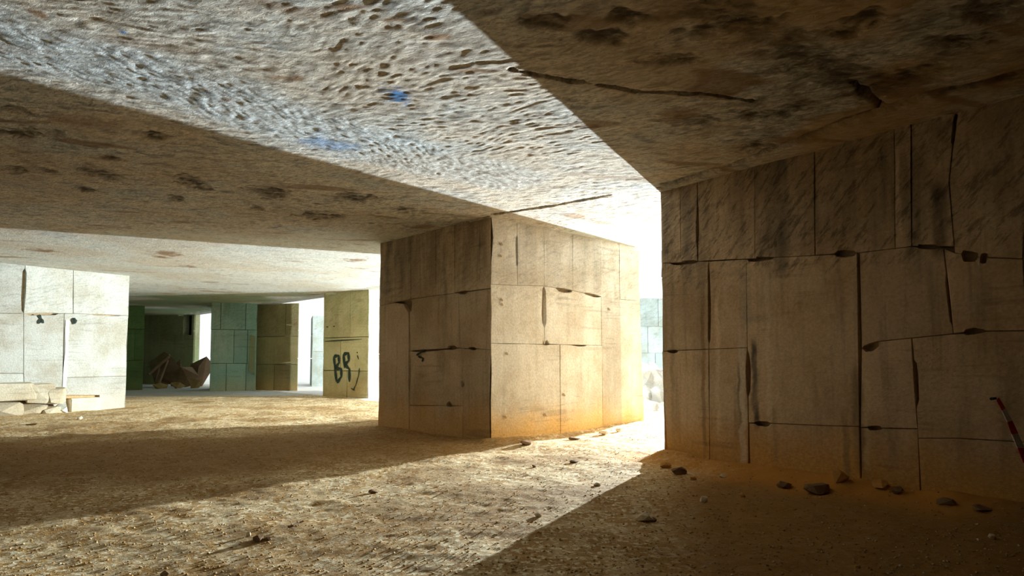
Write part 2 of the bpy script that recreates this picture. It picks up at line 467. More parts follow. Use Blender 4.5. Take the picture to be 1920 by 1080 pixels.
def floor_z(X, Y):
    out = (X - RC[0]) * EDGE_N[0] + (Y - RC[1]) * EDGE_N[1]
    z = .10 * (fbm(X * .35, Y * .35, 2, 3) - .5) + .05 * (fbm(X * 1.7, Y * 1.7, 3, 3) - .5)
    near = sstep(60, 20, np.hypot(X, Y))
    p = vnoise(X * 8, Y * 8, 1); p2 = vnoise(X * 15 + 4, Y * 15, 2)
    z = z + near * (.009 * p * p + .007 * p2)
    # earth banked against the pillars
    for pts, hgt, w in [([(2.4, 9.85), (5.3, 6.2)], .13, .55), ([tuple(NC), tuple(RC)], .05, .4), ([tuple(LC), tuple(NC)], .03, .5), ([(2.45, 9.75), (2.8, 9.6)], .05, .3)]:
        z = z + hgt * (1 - sstep(0, w, seg_dist(X, Y, pts) + .3 * (fbm(X * 2, Y * 2, 5, 3) - .5)))
    orange = (1 - sstep(.1, 1.0, seg_dist(X, Y, [(2.35, 9.75), (4.6, 6.9)]) + .7 * (fbm(X * 1.6, Y * 1.6, 1, 3) - .5)))
    wet_shade = np.zeros_like(X)
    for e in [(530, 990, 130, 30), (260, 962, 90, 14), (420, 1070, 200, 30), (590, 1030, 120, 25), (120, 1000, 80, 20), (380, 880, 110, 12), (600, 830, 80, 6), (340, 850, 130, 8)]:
        wet_shade = np.maximum(wet_shade, .8 * ell(X, Y, *e, z=0.))
    wet_shade = np.maximum(wet_shade, .7 * sstep(.5, .68, fbm(X * .8 + 3, Y * .8, 6, 4)))
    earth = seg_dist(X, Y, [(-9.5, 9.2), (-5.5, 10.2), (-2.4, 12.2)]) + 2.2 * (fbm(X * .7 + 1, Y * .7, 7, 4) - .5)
    wet_shade = np.maximum(wet_shade, .95 * sstep(3.1, 1.7, earth))  # brown earth that also paints in the middle pillar's shadow
    wet_shade = np.maximum(wet_shade, 1.6 * sstep(.3, 2.4, (X - .5) + (7 - Y) * .25) * sstep(9.6, 7.5, Y) * sstep(-4, 2.5, Y))  # painted shade: darkens the floor inside the near pillar's shadow
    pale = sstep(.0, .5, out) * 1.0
    blue = sstep(25.5, 27, Y + .15 * X * 0) * (out < 0)  # bluish sky reflection put into the hall floor's colour
    peb = sstep(.42, .6, fbm(X * 5, Y * 5, 4, 3))
    return z, dict(orange=orange, wet_shade=wet_shade, pale=pale, blue=blue, peb=peb, rise=p)


mf = Mat('ochre_earth_floor')
g1 = mf.noise(34, detail=5, rough=.7)
g2 = mf.noise(15, detail=5, rough=.72, off=(3, 3, 3))
c = mf.mix(mf.ramp(mf.noise(.8, detail=5), .3, .7), (.50, .305, .105), (.38, .22, .07))
c = mf.mix(mf.math('MULTIPLY', mf.attr('peb'), .6), c, (.72, .56, .32))
c = mf.mix(mf.ramp(g2, .50, .60), c, (.93, .83, .58))
c = mf.mix(mf.ramp(g1, .56, .7, 0., .7), c, (.30, .17, .06))
c = mf.mix(mf.math('MULTIPLY', mf.math('MINIMUM', mf.attr('wet_shade'), 1.15), .8), c, (.29, .15, .035))
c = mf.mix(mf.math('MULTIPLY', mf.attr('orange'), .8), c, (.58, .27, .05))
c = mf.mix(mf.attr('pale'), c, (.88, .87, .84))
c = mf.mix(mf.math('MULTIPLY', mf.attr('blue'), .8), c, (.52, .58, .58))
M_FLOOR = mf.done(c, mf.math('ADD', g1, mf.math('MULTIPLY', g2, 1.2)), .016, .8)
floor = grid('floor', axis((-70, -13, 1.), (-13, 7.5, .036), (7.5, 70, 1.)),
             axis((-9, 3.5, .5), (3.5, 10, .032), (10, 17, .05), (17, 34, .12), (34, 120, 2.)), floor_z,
             lambda x, y: np.ones(x.shape, bool), M_FLOOR, ['orange', 'wet_shade', 'pale', 'blue', 'peb', 'rise'], False)
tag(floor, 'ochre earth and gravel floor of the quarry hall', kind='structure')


def ground(x, y):
    return float(floor_z(np.array([[float(x)]]), np.array([[float(y)]]))[0][0, 0])


# ------------------------------------------------------------------ stone faces made of separate cut blocks
class Face:
    """vertical plane from p0 to p1 (ground points); u along, v up, outward normal to the right of p0->p1"""
    def __init__(s, p0, p1):
        s.p0 = np.array(p0, float); d = np.array(p1, float) - s.p0
        s.L = float(np.hypot(*d)); s.d = d / s.L
        s.nrm = np.array([s.d[1], -s.d[0]])

    def uv(s, x, y):
        r = ray(x, y)
        t = ((s.p0 - CAM[:2]) @ s.nrm) / (r[:2] @ s.nrm)
        p = CAM + r * t
        return ((p[:2] - s.p0) @ s.d, p[2])

    def xyz(s, u, v, w=0.):
        q = s.p0 + s.d * u + s.nrm * w
        return (q[0], q[1], v)


def area2(p):
    return sum(p[i][0] * p[(i + 1) % len(p)][1] - p[(i + 1) % len(p)][0] * p[i][1] for i in range(len(p)))


def line_x(p, d, q, e):
    det = d[0] * e[1] - d[1] * e[0]
    if abs(det) < 1e-6: return None
    t = ((q[0] - p[0]) * e[1] - (q[1] - p[1]) * e[0]) / det
    return (p[0] + d[0] * t, p[1] + d[1] * t)


THICK = .12


def block(face, poly_uv, parent, mat, joint=.007, pockets=(), top=H + .06, bot=-.3, jit=.006, w=None, name='stone_block', rough_corner=.02):
    P = list(poly_uv)
    Q = []
    for u, v in P:
        if abs(v - H) < .22: v = top
        elif v < .2: v = bot
        if abs(u) < .12: u = 0.
        elif abs(u - face.L) < .12: u = face.L
        Q.append((u, v))
    P = [q for i, q in enumerate(Q) if math.hypot(q[0] - Q[i - 1][0], q[1] - Q[i - 1][1]) > .01]
    if area2(P) < 0: P.reverse()
    n = len(P)
    def outer(a, b):
        return (a[0] == b[0] and a[0] in (0., face.L)) or (a[1] == b[1] and a[1] in (top, bot))
    # inset interior sides by half a joint
    lines = []
    for i in range(n):
        a, b = P[i], P[(i + 1) % n]
        dx, dy = b[0] - a[0], b[1] - a[1]; l = math.hypot(dx, dy)
        o = 0. if outer(a, b) else joint
        lines.append(((a[0] - dy / l * o, a[1] + dx / l * o), (dx / l, dy / l), not outer(a, b)))
    R = []
    for i in range(n):
        p = line_x(lines[i - 1][0], lines[i - 1][1], lines[i][0], lines[i][1])
        if p is None or math.hypot(p[0] - P[i][0], p[1] - P[i][1]) > .2: p = lines[i][0]
        R.append(p)
    # pockets: notches broken out of the sides, then sub-divided rough sides
    out = []
    for i in range(n):
        a, b = R[i], R[(i + 1) % n]
        d = lines[i][1]; inner = lines[i][2]
        l = math.hypot(b[0] - a[0], b[1] - a[1])
        nin = (-d[1], d[0])
        cuts = []
        if inner:
            for cu, cv, pw, ph in pockets:
                t = (cu - a[0]) * d[0] + (cv - a[1]) * d[1]
                off = (cu - a[0]) * nin[0] + (cv - a[1]) * nin[1]
                horiz = abs(d[0]) > .7
                hw, hd = (pw / 2, ph / 2) if horiz else (ph / 2, pw / 2)
                if hw > hd * .9 and -.05 < t < l + .05 and abs(off) < hd + .05:
                    t0, t1 = max(.01, t - hw), min(l - .01, t + hw)
                    dep = hd + min(0.04, max(-hd * .5, off))
                    if t1 - t0 > .03 and dep > .012: cuts.append((t0, t1, dep))
        cuts.sort()
        seq = [(0., 0.)]
        last = 0.
        for t0, t1, dep in cuts:
            if t0 < last: continue
            m = (t1 - t0)
            k1, k2, k3 = random.uniform(.04, .14), random.uniform(.3, .7), random.uniform(.05, .2)
            seq += [(t0, 0.), (t0 + m * k1, -dep * random.uniform(.5, .9)), (t0 + m * k2, -dep), (t1 - m * k3, -dep * random.uniform(.4, .9)), (t1, 0.)]
            last = t1
        ts = [s_[0] for s_ in seq] + [l]
        full = []
        for k, s_ in enumerate(seq):
            full.append(s_)
            gap = ts[k + 1] - s_[0]
            if s_[1] == 0 and gap > .9 and not any(c0[0] <= s_[0] + .01 < c0[1] - .01 for c0 in cuts):
                m = int(gap / .6)
                for q in range(1, m + 1):
                    full.append((s_[0] + gap * q / (m + 1), 0.))
        for k, (t, dd) in enumerate(full):
            j = 0. if k == 0 else random.uniform(-jit, jit * .5)
            corner = (not inner) and abs(d[1]) > .7
            if corner and k > 0: j = -abs(random.gauss(0, rough_corner))
            if (not inner) and not corner: j = 0
            dep = -dd - j
            out.append((a[0] + d[0] * t + nin[0] * dep, a[1] + d[1] * t + nin[1] * dep))
    w0 = random.uniform(0, .013) if w is None else w
    tu, tv = random.uniform(-.004, .004), random.uniform(-.004, .004)
    cu = sum(p[0] for p in out) / len(out); cv = sum(p[1] for p in out) / len(out)
    vs, N = [], len(out)
    ch = .005
    def front(u, v): return w0 + tu * (u - cu) + tv * (v - cv)
    for u, v in out:                                   # chamfered front ring
        k = ch / max(.05, math.hypot(u - cu, v - cv))
        vs.append(face.xyz(u + (cu - u) * k * 1.2, v + (cv - v) * k * 1.2, front(u, v)))
    for u, v in out: vs.append(face.xyz(u, v, front(u, v) - ch))
    for u, v in out:                                   # back ring, mitred at the pillar's corners
        ub = u
        if u < .10: ub = u + THICK
        if u > face.L - .10: ub = u - THICK
        vs.append(face.xyz(ub, v, -THICK))
    fs = [tuple(range(N))]
    for r0 in (0, N):
        for i in range(N):
            j = (i + 1) % N
            fs.append((r0 + i, r0 + N + i, r0 + N + j, r0 + j))
    org = Vector(face.xyz(cu, cv, 0))
    px = Vector(parent.location) if parent else Vector((0, 0, 0))
    me = bpy.data.meshes.new(name)
    me.from_pydata([tuple(Vector(v) - org) for v in vs], [], fs)
    bm = bmesh.new(); bm.from_mesh(me)
    bmesh.ops.recalc_face_normals(bm, faces=bm.faces)
    bm.faces.ensure_lookup_table()
    if bm.faces[0].normal.dot(Vector((*face.nrm, 0))) < 0:
        bmesh.ops.reverse_faces(bm, faces=bm.faces)
    bm.to_mesh(me); bm.free()
    o = link(name, me, mat, parent)
    o.location = org - px
    return o


def px_blocks(face, polys, parent, mat, pockets=(), **kw):
    pk = []
    for x, y, w, h in pockets:
        cu, cv = face.uv(x, y)
        pw = abs(face.uv(x + w / 2, y)[0] - face.uv(x - w / 2, y)[0]); ph = abs(face.uv(x, y - h / 2)[1] - face.uv(x, y + h / 2)[1])
        pk.append((cu, cv, pw, ph))
    for poly in polys:
        block(face, [face.uv(*q) for q in poly], parent, mat, pockets=pk, **kw)


def uv_blocks(face, cols, rows, parent, mat, **kw):
    """plain courses: cols = list of course tuples of u positions, rows = v positions"""
    for r in range(len(rows) - 1):
        us = cols[r % len(cols)]
        for a, b in zip(us[:-1], us[1:]):
            block(face, [(a, rows[r]), (b, rows[r]), (b, rows[r + 1]), (a, rows[r + 1])], parent, mat, **kw)


def core(pts, parent, mat, inset=.10, top=H + .06, bot=-.4, name='rock_core'):
    """solid pillar heart, set back behind the blocks so that the joints stay recessed"""
    pts = [np.array(p, float) for p in pts]
    c = sum(pts) / len(pts)
    n = len(pts)
    a = sum(pts[i][0] * pts[(i + 1) % n][1] - pts[(i + 1) % n][0] * pts[i][1] for i in range(n))
    if a < 0: pts.reverse()
    ins = []
    for i in range(n):
        p0, p1, p2 = pts[i - 1], pts[i], pts[(i + 1) % n]
        d0 = (p1 - p0) / np.hypot(*(p1 - p0)); d1 = (p2 - p1) / np.hypot(*(p2 - p1))
        q0 = p0 + np.array([-d0[1], d0[0]]) * inset; q1 = p1 + np.array([-d1[1], d1[0]]) * inset
        ins.append(line_x(q0, d0, q1, d1))
    px = Vector(parent.location)
    vs = [Vector((x, y, bot)) - px for x, y in ins] + [Vector((x, y, top)) - px for x, y in ins]
    fs = [tuple(range(n))[::-1], tuple(range(n, 2 * n))] + [(i, (i + 1) % n, n + (i + 1) % n, n + i) for i in range(n)]
    return mesh_obj(name, vs, fs, mat, parent)


def ribbon(face, px_pts, wid, parent, mat, name, w=.03, thick=.006, label=None, taper=True):
    """a painted stroke lying on a stone face"""
    P = [np.array(face.uv(*q)) for q in px_pts]
    # resample
    Q = []
    for a, b in zip(P[:-1], P[1:]):
        for t in np.linspace(0, 1, 4, endpoint=False): Q.append(a + (b - a) * t)
    Q.append(P[-1]); n = len(Q)
    px = np.array(parent.location)
    vs = []
    for i, q in enumerate(Q):
        d = Q[min(n - 1, i + 1)] - Q[max(0, i - 1)]; d = d / (np.hypot(*d) + 1e-9)
        nn = np.array([-d[1], d[0]])
        ww = wid / 2 * (.8 + .2 * math.sin(i * 1.3)) * ((.55 if i in (0, n - 1) else 1) if taper else 1)
        for s_ in (-1, 1):
            u, v = q + nn * ww * s_
            vs.append(np.array(face.xyz(u, v, w)) - px)
        for s_ in (-1, 1):
            u, v = q + nn * ww * s_
            vs.append(np.array(face.xyz(u, v, w - thick)) - px)
    fs = []
    for i in range(n - 1):
        a, b = i * 4, i * 4 + 4
        fs += [(a, a + 1, b + 1, b), (a + 1, a + 3, b + 3, b + 1), (a + 2, a, b, b + 2)]
    me = bpy.data.meshes.new(name)
    me.from_pydata([tuple(v) for v in vs], [], fs)
    return link(name, me, mat, parent)


# ------------------------------------------------------------------ the middle pillar
mid = empty('rock_pillar', 'square block-cut limestone pillar in the middle, one face pale, one in brown shade', 'pillar', (*((NC + FC) / 2), 0), kind='thing')
core([NC, LC, FC, RC], mid, M_CORE)
fa = Face(LC, NC)        # shaded left face
TOPL = [(712, 464), (919, 405)]
def ty(x, a=(712, 464), b=(919, 405)): return a[1] + (b[1] - a[1]) * (x - a[0]) / (b[0] - a[0])
def by(x, a=(711, 812), b=(924, 832)): return a[1] + (b[1] - a[1]) * (x - a[0]) / (b[0] - a[0])
polys = [
    [(712, ty(712)), (740, ty(740)), (740, 567), (712, 574)],
    [(740, ty(740)), (771, ty(771)), (771, 561), (740, 567)],
    [(771, ty(771)), (818, ty(818)), (818, 554), (771, 561)],
    [(818, ty(818)), (853, ty(853)), (853, 550), (818, 554)],
    [(853, ty(853)), (900, ty(900)), (900, 543), (853, 549)],
    [(900, ty(900)), (919, ty(919)), (920, 541), (900, 543)],
    [(711, 574), (740, 567), (756, 570), (766, 586), (767, by(767)), (711, by(711))],
    [(771, 561), (818, 554), (860, 549), (862, 652), (769, 659), (768, 586)],
    [(860, 549), (920, 541), (923, 656), (862, 653)],
    [(768, 659), (866, 653), (868, 761), (768, 760)],
    [(768, 760), (868, 761), (868, by(868)), (768, by(768))],
    [(866, 653), (923, 656), (924, by(924)), (868, by(868))],
]
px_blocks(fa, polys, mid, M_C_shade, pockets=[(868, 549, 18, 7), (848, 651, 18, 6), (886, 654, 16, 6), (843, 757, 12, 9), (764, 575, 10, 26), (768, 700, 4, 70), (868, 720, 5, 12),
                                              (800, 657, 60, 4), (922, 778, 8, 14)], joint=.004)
for s_ in ([(783, 666), (792, 660), (802, 657)], [(786, 668), (796, 672), (793, 678)]):
    ribbon(fa, s_, .05, mid, M_BLACK, 'paint_mark', w=.032)
fb = Face(NC, RC)        # pale right face
def ty2(x): return 405 + 60 * (x - 919) / (1196 - 919)
def by2(x): return 834 - 34 * (x - 924) / (1209 - 924)
polys = [
    [(919, ty2(919)), (969, ty2(969)), (970, 535), (920, 533)],
    [(969, ty2(969)), (1020, ty2(1020)), (1020, 536), (970, 535)],
    [(1020, ty2(1020)), (1074, ty2(1074)), (1074, 545), (1020, 536)],
    [(1074, ty2(1074)), (1126, ty2(1126)), (1127, 556), (1074, 545)],
    [(1126, ty2(1126)), (1161, ty2(1161)), (1162, 561), (1127, 558)],
    [(1161, ty2(1161)), (1196, ty2(1196)), (1199, 564), (1162, 561)],
    [(920, 533), (970, 535), (1020, 536), (1021, 645), (923, 644)],
    [(1020, 536), (1074, 545), (1127, 557), (1128, 648), (1050, 646), (1021, 645)],
    [(923, 644), (1050, 646), (1051, by2(1051)), (924, by2(924))],
    [(1050, 646), (1128, 648), (1130, by2(1130)), (1051, by2(1051))],
    [(1127, 557), (1162, 561), (1166, by2(1166)), (1130, by2(1130))],
    [(1162, 561), (1199, 564), (1209, by2(1209)), (1166, by2(1166))],
]
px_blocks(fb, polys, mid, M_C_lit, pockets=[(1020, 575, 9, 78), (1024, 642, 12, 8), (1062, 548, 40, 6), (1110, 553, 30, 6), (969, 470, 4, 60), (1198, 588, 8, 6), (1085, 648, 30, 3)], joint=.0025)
for x, y in [(938, 458), (936, 480), (938, 562), (939, 571), (948, 663), (1140, 580), (945, 782), (1020, 778), (1055, 740)]:
    ribbon(fb, [(x - 2, y - 2), (x + 3, y + 2)], .05, mid, M_CORE, 'drill_mark', w=.03)
for A, B in ((LC, FC), (FC, RC)):                    # the two faces turned away
    f_ = Face(B, A) if False else Face(A, B)
    f_ = Face(B, A)
    L = f_.L
    uv_blocks(f_, [(0, L * .3, L * .62, L), (0, L * .45, L)], (-.3, 1.7, 3.0, H + .06), mid, M_C_lit, joint=.008)

# ------------------------------------------------------------------ the near pillar on the right
RA = np.array([2.42, 9.85]); RB = np.array([5.22, 6.22]); od = (RB - RA) / np.hypot(*(RB - RA)); pd = np.array([-od[1], od[0]])
RD = RA + pd * 4.4; RCc = RB + pd * 4.4
near = empty('rock_pillar', 'big dark brown limestone pillar filling the right side, close to the viewer', 'pillar', (*((RA + RCc) / 2), 0), kind='thing')
core([RA, RB, RCc, RD], near, M_CORE)
fr = Face(RA, RB)
def ty3(x): return 350 - 172 * (x - 1236) / (1900 - 1236)
def by3(x): return 854 + 112 * (x - 1243) / (1920 - 1243)
XR = 1934
polys = [
    [(1236, ty3(1236)), (1276, ty3(1276)), (1277, 492), (1239, 494)],
    [(1276, ty3(1276)), (1308, ty3(1308)), (1309, 490), (1277, 492)],
    [(1308, ty3(1308)), (1415, ty3(1415)), (1416, 485), (1309, 490)],
    [(1415, ty3(1415)), (1528, ty3(1528)), (1529, 479), (1416, 485)],
    [(1528, ty3(1528)), (1677, ty3(1677)), (1679, 466), (1612, 474), (1529, 479)],
    [(1677, ty3(1677)), (1709, ty3(1709)), (1710, 462), (1679, 466)],
    [(1709, ty3(1709)), (1794, ty3(1794)), (1780, 340), (1790, 462), (1710, 462)],
    [(1794, ty3(1794)), (XR, ty3(XR)), (XR, 484), (1836, 482), (1790, 474), (1780, 340)],
    [(1239, 494), (1309, 490), (1329, 490), (1330, 655), (1241, 659)],
    [(1329, 490), (1400, 486), (1402, 652), (1330, 655)],
    [(1400, 486), (1529, 479), (1608, 474), (1612, 800), (1520, 797), (1404, 793), (1402, 652)],
    [(1612, 474), (1679, 466), (1710, 462), (1770, 465), (1788, 626), (1710, 634), (1650, 640), (1616, 654)],
    [(1770, 465), (1790, 474), (1836, 482), (XR, 484), (XR, 620), (1850, 621), (1788, 626)],
    [(1241, 659), (1330, 655), (1331, by3(1331)), (1243, by3(1243))],
    [(1330, 655), (1402, 652), (1404, 793), (1405, by3(1405)), (1331, by3(1331))],
    [(1404, 793), (1520, 797), (1612, 800), (1614, by3(1614)), (1405, by3(1405))],
    [(1616, 654), (1650, 640), (1710, 634), (1722, 804), (1614, 802)],
    [(1614, 802), (1722, 804), (1728, by3(1728)), (1614, by3(1614))],
    [(1710, 634), (1788, 626), (1850, 621), (XR, 620), (XR, 830), (1800, 822), (1722, 822)],
    [(1722, 822), (1800, 822), (XR, 830), (XR, by3(XR)), (1728, by3(1728))],
]
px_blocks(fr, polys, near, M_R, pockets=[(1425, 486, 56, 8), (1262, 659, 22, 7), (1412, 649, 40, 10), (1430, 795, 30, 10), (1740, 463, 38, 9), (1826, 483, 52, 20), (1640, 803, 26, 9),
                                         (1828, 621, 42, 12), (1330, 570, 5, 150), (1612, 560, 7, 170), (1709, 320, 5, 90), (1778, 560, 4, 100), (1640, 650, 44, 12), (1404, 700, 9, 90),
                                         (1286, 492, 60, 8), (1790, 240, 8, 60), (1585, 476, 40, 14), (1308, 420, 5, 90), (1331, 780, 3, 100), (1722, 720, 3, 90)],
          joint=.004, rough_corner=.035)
for A, B in ((RB, RCc), (RCc, RD), (RD, RA)):
    f_ = Face(A, B); L = f_.L
    uv_blocks(f_, [(0, L * .35, L * .66, L), (0, L * .5, L)], (-.3, 1.5, 2.9, H + .06), near, M_R, joint=.01)
# pale and dark water runs down the face
for pts, wd, mt, nm in [([(1399, 660), (1396, 740), (1392, 886)], .07, M_LIME, 'lime_streak')]:
    pass

# ------------------------------------------------------------------ left pillar
LR = np.array([-12.55, 20.0]); LL = np.array([-14.45, 17.3]); ldv = (LR - LL) / np.hypot(*(LR - LL)); LL2 = LL - ldv * 2.6
lp = np.array([-ldv[1], ldv[0]])
left = empty('rock_pillar', 'brightly lit white limestone pillar at the left, pale blocks and rubble foot', 'pillar', (*(LL + lp * 2), 0), kind='thing')
core([LL2, LR, LR + lp * 4, LL2 + lp * 4], left, M_CORE)
fl = Face(LL2, LR)
def ty4(x): return 498 + 22 * x / 242
def by4(x): return 783 - 17 * x / 240
polys = [
    [(-130, ty4(-130)), (47, ty4(47)), (44, 588), (-130, 585)],
    [(47, ty4(47)), (137, ty4(137)), (137, 588), (44, 588)],
    [(137, ty4(137)), (242, ty4(242)), (241, 592), (137, 588)],
    [(-130, 585), (44, 588), (44, 700), (-130, 700)],
    [(44, 588), (120, 588), (117, 752), (46, 735), (44, 700)],
    [(120, 588), (137, 588), (241, 592), (240, 705), (119, 708)],
    [(-130, 700), (44, 700), (46, 735), (46, by4(46)), (-130, by4(-130))],
    [(46, 735), (117, 752), (116, by4(116)), (46, by4(46))],
    [(119, 708), (240, 705), (239, by4(239)), (186, by4(186)), (186, 741), (118, 741)],
]
px_blocks(fl, polys, left, M_L, pockets=[(44, 545, 9, 84), (80, 589, 60, 4), (200, 591, 60, 3)], joint=.006)
f_ = Face(LR, LR + lp * 4); uv_blocks(f_, [(0, 2.1, 4), (0, 1.3, 2.7, 4)], (-.3, 1.5, 2.9, H + .06), left, M_L, joint=.012)
f_ = Face(LL2 + lp * 4, LL2); uv_blocks(f_, [(0, 2.1, 4)], (-.3, 2, H + .06), left, M_L, joint=.012)
for s_ in ([(72, 590), (76, 598), (71, 607)], [(76, 598), (81, 606)], [(136, 597), (142, 601), (137, 607), (136, 597)]):
    ribbon(fl, s_, .09, left, M_BLACK, 'paint_mark', w=.035)
o = ribbon(fl, [(126, 600), (124, 660), (119, 745)], .10, left, M_LIME, 'lime_streak', w=.024, thick=.016, taper=False)
o['label'] = 'white lime streak running down the joint'

# ------------------------------------------------------------------ pillars of the dark hall behind
def small_pillar(p0, p1, depth, mat, label, cols, rows, side_mat=None, nm='rock_pillar', h=H + .06, skew=True):
    p0 = np.array(p0, float); p1 = np.array(p1, float)
    d = (p1 - p0) / np.hypot(*(p1 - p0)); n = np.array([-d[1], d[0]]) * depth
    if skew: n = (p1 / np.hypot(*p1) + np.array([-.06, 0])) * depth
    e = empty(nm, label, 'pillar', (*((p0 + p1 + n) / 2), 0), kind='thing')
    core([p0, p1, p1 + n, p0 + n], e, M_CORE, top=h if h > H else h - .1)
    f0 = Face(p0, p1)
    for r in range(len(rows) - 1):
        us = [c * f0.L for c in cols[r % len(cols)]]
        for a, b in zip(us[:-1], us[1:]):
            block(f0, [(a, rows[r]), (b, rows[r]), (b, rows[r + 1]), (a, rows[r + 1])], e, mat, joint=.010, top=h, jit=.01)
    for A, B in ((p1, p1 + n), (p1 + n, p0 + n), (p0 + n, p0)):
        f_ = Face(A, B)
        uv_blocks(f_, [(0, f_.L * .5, f_.L), (0, f_.L)], [-.3, 1.6, 3.0, h], e, side_mat or mat, joint=.02, top=h)
    return e, f0


br, fbr = small_pillar(at_depth(605, 740, 25.6)[:2], at_depth(689.5, 740, 24.2)[:2], 3.2, M_BR,
                       'olive limestone pillar with black BR graffiti, beyond the middle pillar', [(0, .55, 1), (0, .4, 1), (0, .6, 1)], [-.3, 1.1, 2.45, H + .06], M_L, skew=False)
letters = [[(627, 668), (629, 690), (632, 716)], [(627, 668), (636, 667), (637, 680), (629, 690)], [(630, 690), (641, 692), (641, 706), (633, 718)],
           [(645, 664), (647, 690)], [(645, 664), (654, 662), (655, 676), (647, 684)], [(648, 684), (656, 692), (656, 716)]]
for s_ in letters:
    ribbon(fbr, s_, .15, br, M_SPRAY, 'graffiti_stroke', w=.035)
for s_ in ([(670, 660), (672, 662)], [(671, 666), (673, 674)], [(675, 690), (673, 705), (668, 722), (663, 732)], [(659, 728), (667, 732)], [(613, 613), (617, 613)], [(626, 612), (629, 612)], [(610, 640), (680, 636)]):
    ribbon(fbr, s_, .05, br, M_SPRAY, 'paint_mark', w=.035)
small_pillar((-12.95, 31.0), at_depth(557.5, 730, 30.6)[:2], 3, M_BROWN, 'damp brown pillar in the hall behind, beside the narrow white opening', [(0, .45, 1), (0, 1), (0, .7, 1)], [-.3, 1.3, 2.7, H + .06])
te, ft = small_pillar(at_depth(393, 733, 29.6)[:2], at_depth(479, 733, 30.2)[:2], 3, M_TEAL, 'green tinted pillar of several blocks in the dark hall behind', [(0, .35, .78, 1), (0, .5, .8, 1), (0, .2, .75, 1)], [-.3, 1.35, 3.0, H + .06])
mesh_obj('dark_slot', [np.array(ft.xyz(u, v, w)) - np.array(te.location) for w in (.02, .05) for u, v in ((1.72, 1.0), (1.98, .8), (1.98, 2.7), (1.76, 2.75))],
         [(0, 1, 2, 3), (4, 5, 6, 7), (0, 1, 5, 4), (1, 2, 6, 5), (2, 3, 7, 6), (3, 0, 4, 7)], M_DARK, te)
small_pillar(at_depth(225, 718, 31.5)[:2], at_depth(267, 718, 31.5)[:2], 2.5, M_GREEN, 'green pillar edge just right of the white left pillar', [(0, 1), (0, .6, 1)], [-.3, 1.5, 3.1, H + .06])
blk, _ = small_pillar(at_depth(584, 728, 35)[:2], at_depth(620, 728, 36)[:2], 3, M_GREY, 'bluish grey stone stack outdoors behind the BR pillar', [(0, 1), (0, .6, 1)], [-.3, 2, 4.05], nm='stone_stack', h=4.05)
blk['category'] = 'stone stack'

# ------------------------------------------------------------------ enclosing rock walls
def wall(name, p0, p1, mat, z1=H + .4, z0=-.5, thick=.6, label=None, hole=None):
    p0 = np.array(p0, float); p1 = np.array(p1, float)
    f_ = Face(p0, p1)
    bm = bmesh.new()
    def box(u0, u1, v0, v1):
        vs = [bm.verts.new(f_.xyz(u, v, w)) for w in (0, -thick) for u, v in ((u0, v0), (u1, v0), (u1, v1), (u0, v1))]
        for q in ((0, 1, 2, 3), (7, 6, 5, 4), (4, 5, 1, 0), (5, 6, 2, 1), (6, 7, 3, 2), (7, 4, 0, 3)):
            bm.faces.new([vs[i] for i in q])
    if hole:
        a, b, c_, d_ = hole
        box(0, a, z0, z1); box(b, f_.L, z0, z1); box(a, b, z0, c_); box(a, b, d_, z1)
    else:
        box(0, f_.L, z0, z1)
    bmesh.ops.recalc_face_normals(bm, faces=bm.faces)
    o = bm_obj(name, bm, mat)
    return tag(o, label, kind='structure')


wall('wall_right_unseen', (8.9, 9.2), (8.9, -8.6), M_LOW_BOUNCE, label='unseen wall at the right, kept dark to bounce little light')
wall('wall_behind_unseen', (8.9, -8.6), (-24, -8.6), M_LOW_BOUNCE, label='unseen wall behind the viewer, kept dark to bounce little light')
wall('wall_left', (-24, -8.6), (-24, 22), M_R, label='limestone wall at the far left')
fbk0, fbk1 = at_depth(150, 700, 39)[:2], at_depth(361, 700, 38)[:2]
fw = Face(fbk0, fbk1)
u0, v0 = fw.uv(344, 585); u1, v1 = fw.uv(359, 628)
wall('wall_back', fbk0, fbk1, M_DARK, label='dark damp rock wall at the back of the hall', hole=(u0, u1, v1, v0))
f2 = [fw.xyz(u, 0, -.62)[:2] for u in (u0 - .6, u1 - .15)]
wall('wall_niche_shade', f2[0], f2[1], M_BLACK, z1=v0 + .3, z0=v1 - .3, thick=.1, label='black panel standing in for the shade inside the recess in the rear wall')  # black panel painting in the shade inside the recess
wall('wall_hall', (-36, 24), (-36, 40), M_DARK, label='far side wall of the dark hall')
wall('wall_hall_front', (-24, 22), (-36, 24), M_DARK, label='front side wall of the dark hall')

wall('wall_sky_blocker', (14, 25), tuple(RD + EDGE_N * .7 + np.array([.3, 0])), M_LOW_BOUNCE, z1=9, label='added unseen wall that blocks the sky beside the near pillar')  # unseen wall added to block light from the sky

bm = bmesh.new(); bmesh.ops.create_cube(bm, size=1)
for v_ in bm.verts: v_.co = Vector((v_.co.x * 3.4, v_.co.y * 3.4, (v_.co.z + .5) * (LAMP[2] - .36)))
bmesh.ops.bevel(bm, geom=bm.edges[:], offset=.08, segments=2, affect='EDGES')
o = bm_obj('lamp_light_blocker', bm, M_LOW_BOUNCE); o.location = (LAMP[0] + .2, LAMP[1] + .2, -.05); o.rotation_euler = (0, 0, math.radians(43))
tag(o, 'added unseen dark block that shields the near ground from the lamp, behind the near pillar', 'block')  # unseen block added to keep lamp light off the near ground

